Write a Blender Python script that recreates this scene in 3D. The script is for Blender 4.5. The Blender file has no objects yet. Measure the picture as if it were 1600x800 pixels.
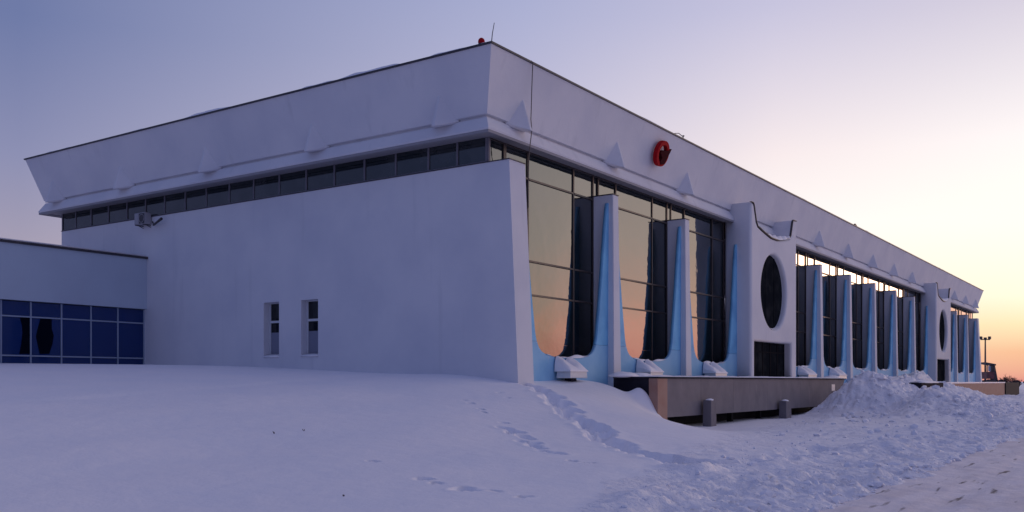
import bpy, bmesh, math, random
import numpy as np
from mathutils import Vector, Matrix
random.seed(7)
sc = bpy.context.scene
R = math.radians
# ------------------------------------------------------------------ camera, sky, sun, exposure
# the eye stands at the origin, 1.8 m above the packed snow road; +X runs along the long facade, +Y along its end wall
F_PX, YAW, HOR = 1476.6, 34.562, 596.0
cam = bpy.data.objects.new('camera', bpy.data.cameras.new('camera'))
sc.collection.objects.link(cam)
cam.data.sensor_width = 36; cam.data.lens = F_PX / 1600 * 36
cam.data.shift_y = (HOR - 400) / 1600
cam.data.clip_end = 9000; cam.data.clip_start = 0.1
cam.rotation_euler = (R(90), 0, -R(90 - YAW))
sc.camera = cam
CY, SY = math.cos(R(YAW)), math.sin(R(YAW))
def ray(px, py):
    r = (px - 800) / F_PX
    return Vector((CY + r * SY, SY - r * CY, (HOR - py) / F_PX))
def atX(px, py, X): d = ray(px, py); return d * (X / d.x)
def atY(px, py, Y): d = ray(px, py); return d * (Y / d.y)

SUN_AZ = R(-16)            # the glow lies beyond the right edge of the view, 16 degrees in front of the facade line
w = bpy.data.worlds.new('World'); sc.world = w; w.use_nodes = True
nt = w.node_tree; nt.nodes.clear()
def WN(t, **k):
    n = nt.nodes.new(t)
    for a, b in k.items(): setattr(n, a, b)
    return n
def math_node(op, a, b=None, clamp=False):
    n = WN('ShaderNodeMath', operation=op, use_clamp=clamp)
    for i, v in enumerate((a, b)):
        if v is None: continue
        if isinstance(v, (int, float)): n.inputs[i].default_value = v
        else: nt.links.new(v, n.inputs[i])
    return n.outputs[0]
tc = WN('ShaderNodeTexCoord'); sep = WN('ShaderNodeSeparateXYZ'); nt.links.new(tc.outputs['Generated'], sep.inputs[0])
el = math_node('ARCSINE', math_node('MAXIMUM', sep.outputs[2], 0.0))
tt = math_node('POWER', math_node('DIVIDE', el, math.pi / 2), 0.5)
hx, hy = sep.outputs[0], sep.outputs[1]
hl = math_node('MAXIMUM', math_node('SQRT', math_node('ADD', math_node('MULTIPLY', hx, hx), math_node('MULTIPLY', hy, hy))), 1e-4)
dot = math_node('DIVIDE', math_node('ADD', math_node('MULTIPLY', hx, math.cos(SUN_AZ)), math_node('MULTIPLY', hy, math.sin(SUN_AZ))), hl)
daz = math_node('MULTIPLY', math_node('ARCCOSINE', math_node('MINIMUM', math_node('MAXIMUM', dot, -1.0), 1.0)), 180 / math.pi)
def lin(c): return tuple(((v / 255) / 12.92 if v / 255 < .04045 else ((v / 255 + .055) / 1.055) ** 2.4) for v in c)
GAIN = 4.0
zen = (.245, .235, .41)
# azimuth from the glow -> [(elevation in degrees, linear colour)]
SKY = [
 (0,   [(0, (1.5, .55, .42)), (1.5, (2.1, .95, .62)), (4, (1.7, 1.10, .74)), (8, (1.18, .92, .74)), (14, (1.15, .98, .90)), (24, (1.15, 1.0, 1.0)), (45, (.52, .46, .54)), (90, zen)]),
 (14,  [(0, (1.2, .50, .42)), (1.5, (2.7, 1.15, .90)), (3, (2.9, 1.38, 1.05)), (5, (2.2, 1.38, 1.1)), (8.5, (1.66, 1.34, 1.16)), (13, (1.3, 1.16, 1.08)), (20, (.95, .86, .95)), (45, (.46, .42, .52)), (90, zen)]),
 (21.5,[(0, lin((224, 138, 136))), (1.6, (.98, .55, .32)), (3.1, (1.04, .86, .52)), (4.6, (1.08, 1.03, .78)), (8.5, (1.1, 1.06, .94)), (13, (1.03, .96, .95)), (20, lin((215, 208, 224))), (45, (.38, .36, .48)), (90, zen)]),
 (35,  [(0, lin((226, 160, 150))), (3, (1.0, .74, .50)), (6, (1.02, .92, .80)), (9, (1.04, .98, .95)), (13, (.95, .84, .85)), (21, lin((200, 197, 223))), (45, (.32, .31, .45)), (90, zen)]),
 (50,  [(0, lin((215, 165, 165))), (4, lin((228, 195, 195))), (10, lin((214, 205, 222))), (22, lin((170, 175, 210))), (45, (.27, .27, .43)), (90, zen)]),
 (78,  [(0, lin((182, 158, 178))), (7, lin((167, 159, 179))), (12, lin((141, 144, 179))), (19, lin((111, 123, 167))), (45, (.17, .19, .37)), (90, zen)]),
 (125, [(0, lin((122, 120, 154))), (7, lin((118, 123, 163))), (19, lin((103, 117, 168))), (45, lin((97, 114, 166))), (90, zen)]),
 (180, [(0, lin((92, 104, 142))), (7, lin((100, 112, 156))), (19, lin((92, 110, 157))), (45, lin((91, 110, 162))), (90, zen)]),
]
prev = None; paz = 0
for az, stops in SKY:
    cr = WN('ShaderNodeValToRGB'); cr.color_ramp.interpolation = 'LINEAR'
    es = cr.color_ramp.elements
    for i, (e, c) in enumerate(stops):
        t = math.sqrt(e / 90)
        x = es[i] if i < 2 else es.new(t)
        x.position = t; x.color = tuple(v / GAIN for v in c) + (1,)
    nt.links.new(tt, cr.inputs[0])
    if prev is None: prev = cr.outputs[0]
    else:
        mr = WN('ShaderNodeMapRange', interpolation_type='SMOOTHSTEP' if az > 90 else 'LINEAR')
        nt.links.new(daz, mr.inputs[0]); mr.inputs[1].default_value = paz; mr.inputs[2].default_value = az
        mx = WN('ShaderNodeMix', data_type='RGBA'); nt.links.new(mr.outputs[0], mx.inputs[0])
        nt.links.new(prev, mx.inputs[6]); nt.links.new(cr.outputs[0], mx.inputs[7]); prev = mx.outputs[2]
    paz = az
bg = WN('ShaderNodeBackground'); bg.inputs[1].default_value = GAIN
nt.links.new(prev, bg.inputs[0])
wo = WN('ShaderNodeOutputWorld'); nt.links.new(bg.outputs[0], wo.inputs[0])
sun = bpy.data.objects.new('sun', bpy.data.lights.new('sun', 'SUN')); sc.collection.objects.link(sun)
sun.data.energy = 0.25; sun.data.angle = R(10); sun.data.color = (1, .62, .42)
sd = Vector((math.cos(SUN_AZ) * math.cos(R(3)), math.sin(SUN_AZ) * math.cos(R(3)), math.sin(R(3))))
sun.rotation_euler = sd.to_track_quat('Z', 'Y').to_euler()
vs = sc.view_settings; vs.view_transform = 'Standard'; vs.look = 'None'; vs.exposure = 0; vs.gamma = 1

# ------------------------------------------------------------------ materials
def material(name, col, rough=.7, bump=None, vary=None, spec=.5, ior=None, metal=0, streak=None):
    m = bpy.data.materials.new(name); m.use_nodes = True
    t = m.node_tree; b = t.nodes['Principled BSDF']
    b.inputs['Base Color'].default_value = (*col, 1); b.inputs['Roughness'].default_value = rough
    b.inputs['Metallic'].default_value = metal
    if ior: b.inputs['IOR'].default_value = ior
    g = t.nodes.new('ShaderNodeNewGeometry')
    src = None
    def noise(scale, detail=4, stretch=None):
        n = t.nodes.new('ShaderNodeTexNoise'); n.inputs['Scale'].default_value = scale; n.inputs['Detail'].default_value = detail
        if stretch:
            mp = t.nodes.new('ShaderNodeMapping'); mp.inputs['Scale'].default_value = stretch
            t.links.new(g.outputs['Position'], mp.inputs[0]); t.links.new(mp.outputs[0], n.inputs['Vector'])
        else: t.links.new(g.outputs['Position'], n.inputs['Vector'])
        return n
    cur = None
    for spec_ in ([vary] if vary else []) + ([streak] if streak else []):
        scale, col2, lo, hi, *st = spec_
        n = noise(scale, 6, st[0] if st else None)
        r = t.nodes.new('ShaderNodeMapRange'); r.inputs[1].default_value = lo; r.inputs[2].default_value = hi
        t.links.new(n.outputs[0], r.inputs[0])
        mx = t.nodes.new('ShaderNodeMix'); mx.data_type = 'RGBA'
        t.links.new(r.outputs[0], mx.inputs[0])
        if cur is None: mx.inputs[6].default_value = (*col, 1)
        else: t.links.new(cur, mx.inputs[6])
        mx.inputs[7].default_value = (*col2, 1); cur = mx.outputs[2]
    if cur: t.links.new(cur, b.inputs['Base Color'])
    last = None
    for (scale, dist, *st) in (bump or []):
        n = noise(scale, 5, st[0] if st else None)
        bp = t.nodes.new('ShaderNodeBump'); bp.inputs['Distance'].default_value = dist; bp.inputs['Strength'].default_value = 1
        t.links.new(n.outputs[0], bp.inputs['Height'])
        if last: t.links.new(last, bp.inputs['Normal'])
        last = bp.outputs[0]
    if last: t.links.new(last, b.inputs['Normal'])
    return m
M = {}
M['plaster'] = material('plaster', (.74, .73, .76), .85, [(1.3, .015), (9, .004)], (.45, (.66, .66, .71), .38, .68), streak=(1.2, (.60, .60, .64), .60, .82, (1.3, 1.3, .10)))
M['snow'] = material('snow', (.89, .87, .90), .6, [(2.2, .03), (14, .006), (60, .0015)], (.5, (.84, .84, .89), .4, .7))
M['rough_snow'] = material('rough_snow', (.88, .865, .90), .65, [(3.2, .09, (1, .75, 1)), (10, .045, (1, .6, 1)), (30, .014)], (1.2, (.76, .75, .81), .45, .75))
M['road'] = material('packed_snow', (.82, .75, .75), .75, [(1.4, .03, (1, 2.2, 1)), (7, .02), (30, .008)], (1.4, (.70, .63, .63), .4, .65, (.5, 1.6, 1)), streak=(1.6, (.16, .13, .13), .62, .70, (.45, 3.2, 1)))
M['pale_blue'] = material('pale_blue_paint', (.30, .57, .80), .75, [(8, .004)], (1.0, (.22, .48, .74), .4, .75), streak=(2.5, (.42, .55, .68), .60, .75, (1, 1, .3)))
M['patch_dark'] = material('patch_dark', (.002, .004, .012), .6, ior=1.1)  # near-black colour of the two irregular patches on the annex panes
M['annex_plaster_dim'] = material('annex_plaster_dim', (.47, .55, .65), .85, [(1.3, .015), (9, .004)], (.45, (.44, .51, .61), .38, .68))  # plaster darkened and blued: dimness of the left side put into colour
M['door_metal'] = material('door_metal', (.018, .017, .02), .9, ior=1.05)
M['blue'] = material('blue_paint', (.22, .56, .84), .7, [(8, .004)], (1.2, (.15, .40, .68), .4, .75))
M['glass'] = material('reflective_glass', (.006, .012, .016), .02, [(.35, .02), (1.6, .0012)], (.6, (.022, .026, .032), .45, .65), ior=2.05)
M['band_glass'] = material('band_glass', (.012, .018, .022), .06, vary=(.9, (.03, .035, .04), .45, .6), ior=1.75)
M['band_frame'] = material('band_frame', (.17, .16, .19), .6)
M['blue_glass'] = material('blue_glass', (.004, .025, .13), .05, [(.5, .01)], ior=1.5)
M['void_dark'] = material('void_dark', (.012, .014, .018), .8, ior=1.001, vary=(1.1, (.03, .032, .035), .45, .7))  # matt black, no reflection: shade inside the portal openings put into colour
M['dark_glass'] = material('dark_glass', (.01, .012, .016), .06, ior=1.5)
M['bronze'] = material('bronze_frame', (.075, .055, .05), .45, vary=(3, (.05, .04, .04), .4, .7))
M['dark_metal'] = material('dark_metal', (.035, .033, .045), .5, vary=(4, (.06, .05, .055), .4, .7))
M['pale_frame'] = material('pale_frame', (.30, .36, .47), .5)
M['white_frame'] = material('white_frame', (.62, .63, .66), .5)
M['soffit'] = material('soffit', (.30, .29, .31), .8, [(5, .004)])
M['concrete'] = material('concrete', (.215, .19, .20), .85, [(14, .006), (60, .002)], (1.1, (.17, .15, .165), .4, .7), streak=(2.2, (.27, .235, .24), .6, .74, (1, 1, .25)))
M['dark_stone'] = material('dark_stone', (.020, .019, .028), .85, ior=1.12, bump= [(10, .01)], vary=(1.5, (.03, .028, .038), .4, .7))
M['tan_stone'] = material('tan_stone', (.39, .235, .18), .8, [(12, .006)], (2, (.36, .19, .14), .4, .7))
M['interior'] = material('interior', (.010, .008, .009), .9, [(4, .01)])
M['red'] = material('red_paint', (.40, .004, .010), .8, ior=1.25)
M['dark_red'] = material('dark_red_paint', (.05, .002, .006), .9, ior=1.2)
M['blind'] = material('blind', (.22, .23, .30), .8, [(20, .003)])
M['casing'] = material('casing', (.36, .35, .38), .6, [(10, .003)])
M['bark'] = material('bark', (.05, .035, .035), .9)
M['wood_far'] = material('far_wood', (.07, .05, .06), .95, vary=(.05, (.12, .09, .10), .4, .6))
M['vehicle'] = material('vehicle_paint', (.16, .05, .06), .5, vary=(2, (.08, .03, .04), .4, .6))

# ------------------------------------------------------------------ helpers
COL = sc.collection
def new_obj(name, me, m=None, parent=None):
    o = bpy.data.objects.new(name, me); COL.objects.link(o)
    if m is not None and me is not None and not me.materials: me.materials.append(M[m])
    if parent: o.parent = parent
    return o
def thing(name, label, cat, loc=(0, 0, 0), group=None, rz=0):
    o = bpy.data.objects.new(name, None); COL.objects.link(o); o.location = loc; o.rotation_euler = (0, 0, rz)
    o['label'] = label; o['category'] = cat
    if group: o['group'] = group
    return o
def tag(o, label, cat, group=None):
    o['label'] = label; o['category'] = cat
    if group: o['group'] = group
    return o
class MB:
    def __init__(s): s.v = []; s.f = []
    def add(s, vs, fs):
        n = len(s.v); s.v += [tuple(v) for v in vs]; s.f += [tuple(i + n for i in f) for f in fs]; return s
    def box(s, a, b):
        x0, y0, z0 = a; x1, y1, z1 = b
        return s.hexa([(x0, y0, z0), (x1, y0, z0), (x1, y1, z0), (x0, y1, z0), (x0, y0, z1), (x1, y0, z1), (x1, y1, z1), (x0, y1, z1)])
    def hexa(s, p):
        return s.add(p, [(0, 3, 2, 1), (4, 5, 6, 7), (0, 1, 5, 4), (1, 2, 6, 5), (2, 3, 7, 6), (3, 0, 4, 7)])
    def tube(s, pts, r, n=6, r1=None, cap=True):
        pts = [Vector(p) for p in pts]; rings = []
        for i, p in enumerate(pts):
            d = (pts[min(i + 1, len(pts) - 1)] - pts[max(i - 1, 0)]).normalized()
            u = d.orthogonal().normalized(); 
            if abs(d.z) < .95: u = d.cross(Vector((0, 0, 1))).normalized()
            else: u = (Vector((1, 0, 0)) - d * d.x).normalized()
            v = d.cross(u); rr = r if r1 is None else r + (r1 - r) * i / (len(pts) - 1)
            rings.append([p + (u * math.cos(2 * math.pi * k / n) + v * math.sin(2 * math.pi * k / n)) * rr for k in range(n)])
        vs = [q for rg in rings for q in rg]; fs = []
        for i in range(len(pts) - 1):
            for k in range(n):
                a = i * n + k; b = i * n + (k + 1) % n; fs.append((a, b, b + n, a + n))
        if cap: fs += [tuple(range(n))[::-1], tuple(range((len(pts) - 1) * n, len(pts) * n))]
        return s.add(vs, fs)
    def mesh(s, name, bevel=0):
        me = bpy.data.meshes.new(name); me.from_pydata(s.v, [], s.f)
        bm = bmesh.new(); bm.from_mesh(me); bmesh.ops.recalc_face_normals(bm, faces=bm.faces)
        if bevel: bmesh.ops.bevel(bm, geom=bm.edges[:], offset=bevel, segments=2, affect='EDGES', profile=.6)
        bm.to_mesh(me); bm.free(); return me
    def build(s, name, m, parent=None, bevel=0): return new_obj(name, s.mesh(name, bevel), m, parent)
def smooth(o):
    for p in o.data.polygons: p.use_smooth = True
    return o
def plate(name, loops, x_map, depth0, depth1, m, parent=None, bevel=0.0):
    """2D outlines (first outer, then holes) in the X-Z plane, made solid between Y=depth0 and Y=depth1"""
    cu = bpy.data.curves.new(name, 'CURVE'); cu.dimensions = '2D'; cu.fill_mode = 'BOTH'
    for lp in loops:
        sp = cu.splines.new('POLY'); sp.points.add(len(lp) - 1); sp.use_cyclic_u = True
        for i, (x, z) in enumerate(lp): sp.points[i].co = (x, z, 0, 1)
    h = abs(depth1 - depth0) / 2
    cu.extrude = h - bevel; cu.bevel_depth = bevel; cu.bevel_resolution = 2; cu.offset = -bevel
    tmp = bpy.data.objects.new('tmp', cu); COL.objects.link(tmp)
    dg = bpy.context.evaluated_depsgraph_get(); me = bpy.data.meshes.new_from_object(tmp.evaluated_get(dg))
    bpy.data.objects.remove(tmp); bpy.data.curves.remove(cu)
    me.transform(Matrix(((1, 0, 0, 0), (0, 0, -1, (depth0 + depth1) / 2), (0, 1, 0, 0), (0, 0, 0, 1))))
    bm = bmesh.new(); bm.from_mesh(me); bmesh.ops.remove_doubles(bm, verts=bm.verts, dist=1e-4); bmesh.ops.recalc_face_normals(bm, faces=bm.faces); bm.to_mesh(me); bm.free()
    me.name = name; me.materials.clear()
    return new_obj(name, me, m, parent)

# numpy gradient noise
_rng = np.random.RandomState(3); _perm = _rng.permutation(4096); _gx = _rng.uniform(-1, 1, 4096); _gy = _rng.uniform(-1, 1, 4096)
def perlin(x, y):
    xi = np.floor(x).astype(int); yi = np.floor(y).astype(int); xf = x - xi; yf = y - yi
    u = xf * xf * xf * (xf * (xf * 6 - 15) + 10); v = yf * yf * yf * (yf * (yf * 6 - 15) + 10)
    def g(i, j):
        h = _perm[(_perm[(xi + i) & 4095] + yi + j) & 4095]
        return _gx[h] * (xf - i) + _gy[h] * (yf - j)
    a = g(0, 0) * (1 - u) + g(1, 0) * u; b = g(0, 1) * (1 - u) + g(1, 1) * u
    return (a * (1 - v) + b * v) * 1.4
def fbm(x, y, o=4, gain=.5):
    s = 0; a = 1
    for i in range(o): s = s + a * perlin(x * 2 ** i + 17.3 * i, y * 2 ** i + 9.1 * i); a *= gain
    return s
def ss(a, b, x): t = np.clip((x - a) / (b - a), 0, 1); return t * t * (3 - 2 * t)

# ------------------------------------------------------------------ ground
GP = [  # X, Y, height of the snow below / above the eye
 (0, 5, -1.80), (5, 5, -1.80), (12, 5, -1.78), (20, 5.5, -1.72), (30, 6, -1.70), (40, 6, -1.72), (60, 6, -1.75), (80, 6, -1.75), (110, 6, -1.8), (150, 6, -1.8),
 (-20, 5, -1.7), (-20, 20, -1.0), (-20, 40, .2), (0, 12, -1.7), (6.4, 12.4, -1.68), (0, 25, -.95), (10, 25, -.55), (5, 40, .55), (14, 38, .60), (20, 38, .68), (28, 40, .76),
 (28.2, 33, .64), (28.2, 25.6, .33), (28.2, 19.4, -.03), (31, 19.2, -.10), (33, 18.7, -.17), (34.6, 19.3, -.20), (24, 14, -1.0), (18, 14, -1.15), (14, 9, -1.62), (20, 9.5, -1.58), (38, 14, -1.9), (42, 13.6, -1.92), (37.6, 16.9, -1.92), (42, 17.2, -1.98), (50, 17, -1.95), (56, 16.6, -1.95), (49, 13.5, -1.9), (20, 20, -.45), (26, 16.5, -.48),
 (28.3, 14.2, -1.08), (31.5, 16.4, -.88), (32.5, 14.4, -1.66), (34.2, 15.0, -1.82), (30, 13.0, -1.58), (26, 10.5, -1.62), (34.2, 17.8, -.55), (36.1, 16.6, -1.74), (34.9, 16.5, -1.64), (33.8, 16.6, -1.34), (40, 15.6, -1.95), (45, 15.6, -1.95), (52, 15.2, -1.85), (36, 11, -1.68), (44, 11, -1.75), (52, 11, -1.75),
 (40, 21, -1.7), (60, 21, -1.95), (50, 19, -1.98), (58, 18.6, -1.98), (63, 17.5, -1.9), (90, 21, -1.0), (136, 21, -1.0), (36, 19.5, -1.0), (10, 60, .9), (28, 60, .8), (-30, 70, .5), (60, 60, 0), (100, 60, -.5), (160, 40, -1.5), (160, 20, -1.6), (200, 60, -1.5)]
P_ = np.array(GP); Xc, Zc = P_[:, :2] / 20, P_[:, 2]
def _U(r2): return np.where(r2 > 0, r2 * np.log(r2 + 1e-12), 0)
_n = len(Zc); _K = _U(((Xc[:, None] - Xc[None]) ** 2).sum(-1)) + np.eye(_n) * 6e-4
_P = np.hstack([np.ones((_n, 1)), Xc]); _A = np.block([[_K, _P], [_P.T, np.zeros((3, 3))]])
_sol = np.linalg.solve(_A, np.concatenate([Zc, [0, 0, 0]]))
def base_h(x, y):
    x = np.asarray(x, float); y = np.asarray(y, float); sh = x.shape; q = np.stack([np.clip(x, -30, 200).ravel(), np.clip(y, 0, 70).ravel()], 1) / 20
    out = np.empty(len(q))
    for i in range(0, len(q), 40000):
        b = q[i:i + 40000]; out[i:i + 40000] = _U(((b[:, None] - Xc[None]) ** 2).sum(-1)) @ _sol[:_n] + _sol[_n] + b @ _sol[_n + 1:]
    h = np.clip(out.reshape(sh), -2.05, 1.2)
    far = np.maximum(np.abs(x - 60) - 100, np.maximum(y - 80, 0)) ; h = h + (-1.7 - h) * ss(0, 120, far)
    h = h + (-1.88 - h) * (1 - ss(3.35, 4.5, y + .45 * perlin(x * .7, y * .7)))                        # under the road
    far_side = ss(-9, -11, y); h = h + far_side * .35                  # bank on the road's other side
    return h
def bump2(x, y, cx, cy, rx, ry, a, rot=0.0):
    c, s = math.cos(rot), math.sin(rot); u = (x - cx) * c + (y - cy) * s; v = -(x - cx) * s + (y - cy) * c
    return a * np.exp(-((np.abs(u) / rx) ** 2.3 + (np.abs(v) / ry) ** 2.3))
def rough_mask(x, y):
    m = (1 - ss(-.6, 1.2, y - (6.6 + (x - 12) * .26))) * ss(3.2, 3.8, y) * ss(7, 12, x) * (1 - ss(150, 250, x))
    return m
MOUNDS = [(55.4, 13.9, 2.4, 2.1, 1.95, 0), (60.8, 13.7, 4.1, 2.3, 1.55, 0), (71, 12.8, 6, 2.4, .75, 0), (81, 17.9, 4.5, 1.3, 1.7, 0), (89, 17.7, 4.5, 1.3, 1.85, 0), (92, 9.0, 9, 2.2, .25, 0), (57.5, 10.2, 5, 2.2, .40, 0.15), (66, 13.0, 5.5, 2.5, .95, 0), (76, 11.8, 7, 2.8, .55, 0), (54, 10.0, 6.0, 1.2, 1.0, .05),
          (51, 7.4, 5.0, 1.4, .72, .03), (44, 5.2, 3.5, .9, .25, .05), (61, 6.2, 5, 1.3, .30, 0), (34.85, 17.5, .50, .34, .66, -.9), (16.6, 7.3, .5, .35, .22, .3), (19.5, 6.6, .9, .5, .2, 0), (12.6, 6.2, 1.0, .5, .16, .2), (26, 6.0, 1.6, .7, .2, 0), (34, 6.6, 2, .9, .22, 0), (44, 12.4, 3.0, .6, .16, .1)]
def mounds(x, y):
    h = 0 * x
    for m in MOUNDS: h = h + bump2(x, y, m[0], m[1], m[2], m[3], m[4], m[5])
    return h * (1 + .20 * fbm(x * .45 + 40, y * .6 + 7, 3) * (x > 45))
def h0(x, y): return base_h(x, y) + mounds(x, y)
def hit(px, py):
    d = ray(px, py)
    ts = np.concatenate([np.arange(9, 60, .25), np.arange(60, 140, 1.0)])
    hz = h0(d.x * ts, d.y * ts); zz = d.z * ts; k = np.argmax(zz < hz)
    t = ts[k] if zz[k] < hz[k] else 60
    return d.x * t, d.y * t
TRACKS = [([(826, 600), (850, 612), (880, 636), (905, 655), (940, 680), (985, 702), (1040, 718), (1100, 724)], .25, .17, .24),
          ([(833, 604), (870, 634), (900, 660), (945, 687), (1000, 712)], .15, .10, .5),
          ([(727, 625), (740, 636), (765, 652), (792, 662)], .10, .08, .6), ([(785, 668), (812, 680), (845, 702), (875, 713)], .16, .11, .4), ([(885, 720), (905, 725), (935, 730)], .10, .08, .55),
          ([(645, 748), (662, 754), (690, 756)], .10, .09, .5), ([(695, 770), (718, 766), (742, 768)], .14, .10, .3), ([(770, 770), (800, 772)], .11, .10, .2), ([(805, 780), (845, 778)], .11, .10, .25), ([(562, 718), (592, 725)], .07, .06, .5),
          ([(1060, 718), (1120, 722), (1200, 712), (1290, 700)], .35, .09, .45), ([(778, 612), (795, 624)], .10, .06, .6)]
dents = []
for pts, rad, dep, gap in TRACKS:
    wp = [hit(*p) for p in pts]
    for a, b in zip(wp[:-1], wp[1:]):
        L = math.dist(a, b); n = max(1, int(L / (.62 if gap > .45 else (.36 if gap > .3 else .24))))
        for i in range(n):
            t = (i + random.uniform(.1, .9)) / n
            off = random.uniform(-1, 1) * rad * (1.1 if gap < .45 else .8)
            nx, ny = -(b[1] - a[1]) / L, (b[0] - a[0]) / L
            dents.append((a[0] + (b[0] - a[0]) * t + nx * off, a[1] + (b[1] - a[1]) * t + ny * off, math.atan2(b[1] - a[1], b[0] - a[0]) + random.uniform(-.5, .5), rad * random.uniform(.8, 1.25), dep * random.uniform(.7, 1.3)))
def axis(segs):
    out = []
    for a, b, s in segs:
        if s > 0: out += list(np.arange(a, b, s))
        else:
            p = a; st = -s
            while p < b: out.append(p); p += st; st *= 1.09
    return np.array(out)
neg = -axis([(0, 5000, -.6)])[::-1]
xs = np.concatenate([neg[:-1] + 4.0, axis([(4, 12, .08), (12, 38, .055), (38, 42, .08), (42, 66, .11), (66, 110, .25), (110, 6000, -.3)])])
ys = np.concatenate([neg[:-1] + 2.8, axis([(2.8, 19.2, .06), (19.2, 20.5, .1), (20.5, 42, .2), (42, 6000, -.3)])])
GX, GY = np.meshgrid(xs, ys)
H = base_h(GX, GY) + mounds(GX, GY)
near = (GX > 3) & (GX < 130) & (GY > 2.9) & (GY < 24)
mound_amt = np.clip(mounds(GX, GY) / .5, 0, 1)
rm = np.clip(rough_mask(GX, GY) + .8 * mound_amt * (GX > 45), 0, 1)
sx_, sy_ = GX * .8 + GY * .6, -GX * .6 + GY * .8
slab = 1 - np.abs(fbm(sx_ * 2.6, sy_ * .95, 3, .55)); edge_zone = (1 - ss(1.2, 4.5, GY - 3.6)) * ss(3.4, 4.1, GY)
lump = fbm(GX * 1.1, GY * 1.5, 5, .58)
ridge = 1 - np.abs(fbm(GX * .9 + 5, GY * 1.7, 4, .6))
H = H + mound_amt * (GX > 45) * (lump * .16 + (ridge - .8) * .14)
H = H + rm * (lump * .115 + (ridge - .75) * .10) * (.35 + .75 * ss(-.2, .5, fbm(GX * .22 + 3, GY * .4, 2))) * (.50 + .75 * (1 - ss(1.0, 4.0, GY - 3.8))) + rm * (GX > 50) * fbm(GX * .3, GY * .5, 2) * .2
H = H + .085 * fbm(GX * .16, GY * .22, 2) * near * (1 - rm) * ss(3.5, 6, GY) + (1 - rm) * .006 * perlin(GX * 2.2, GY * 3)
DD = np.zeros_like(H); RR = np.zeros_like(H)
def crisp(x, y, cx, cy, rx, ry, rot, e=5.0):
    c, s_ = math.cos(rot), math.sin(rot); u = (x - cx) * c + (y - cy) * s_; v = -(x - cx) * s_ + (y - cy) * c
    return np.exp(-(np.sqrt((u / rx) ** 2 + (v / ry) ** 2)) ** e)
for (cx, cy, an, rad, dep) in dents:
    i0, i1 = np.searchsorted(xs, (cx - 1.3, cx + 1.3)); j0, j1 = np.searchsorted(ys, (cy - 1.3, cy + 1.3))
    if i1 - i0 < 2 or j1 - j0 < 2: continue
    sl = (slice(j0, j1), slice(i0, i1)); X_ = GX[sl]; Y_ = GY[sl]
    x = X_ + .09 * perlin(X_ * 4 + 3, Y_ * 4); y = Y_ + .09 * perlin(X_ * 4, Y_ * 4 + 8)
    DD[sl] = np.maximum(DD[sl], dep * 1.7 * crisp(x, y, cx, cy, rad * 1.35, rad * .85, an)); RR[sl] = np.maximum(RR[sl], dep * .34 * crisp(x, y, cx, cy, rad * 1.9, rad * 1.45, an, 3))
H = H + rm * edge_zone * (slab - .8) * .20
inside = np.clip(DD / .06, 0, 1)
H = H - DD * (1 + .35 * perlin(GX * 5, GY * 5)) + RR * (1 - inside) * (1 + .6 * perlin(GX * 3.3, GY * 3.3))
def grid_mesh(name, GX, GY, H, mats, midx=None):
    ny, nx = GX.shape; me = bpy.data.meshes.new(name)
    co = np.stack([GX, GY, H], -1).reshape(-1, 3).astype(np.float32); idx = np.arange(nx * ny).reshape(ny, nx)
    q = np.stack([idx[:-1, :-1], idx[:-1, 1:], idx[1:, 1:], idx[1:, :-1]], -1).reshape(-1, 4).astype(np.int32)
    me.vertices.add(len(co)); me.vertices.foreach_set('co', co.ravel())
    me.loops.add(q.size); me.loops.foreach_set('vertex_index', q.ravel())
    me.polygons.add(len(q)); me.polygons.foreach_set('loop_start', np.arange(0, q.size, 4, dtype=np.int32)); me.polygons.foreach_set('loop_total', np.full(len(q), 4, dtype=np.int32))
    for m in mats: me.materials.append(M[m])
    if midx is not None: me.polygons.foreach_set('material_index', midx.astype(np.int32).ravel())
    me.polygons.foreach_set('use_smooth', np.ones(len(q), dtype=bool)); me.update(calc_edges=True); return me
g = new_obj('snow_ground', grid_mesh('snow_ground', GX, GY, H, ['snow', 'rough_snow'], ((rm + .5 * fbm(GX * .9, GY * 1.3, 3))[:-1, :-1] > .55)), None); g['kind'] = 'structure'
# the road: a packed sheet of its own
rx = np.concatenate([-axis([(0, 600, -.5)])[::-1][:-1] + 6, axis([(6, 45, .1), (45, 1500, -.15)])]); ry = np.arange(-10.5, 4.5, .10)
RX, RY = np.meshgrid(rx, ry)
RH = -1.80 + .022 * fbm(RX * .5, RY * 1.3, 4) * (RX < 90) - .035 * sum(np.exp(-((RY - c_ + .08 * np.sin(RX * .15 + c_)) / .22) ** 4) for c_ in (2.6, 1.0, -.9, -2.6)) * (RX < 120) + .02 * perlin(RX * 2.1, RY * 3.7) + .012 * perlin(RX * 5, RY * 6) * (RX < 60) - .25 * ss(3.9, 4.45, RY) - .2 * ss(-9.8, -10.4, RY)
g = new_obj('road', grid_mesh('road', RX, RY, RH, ['road'])); g['kind'] = 'structure'
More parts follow.
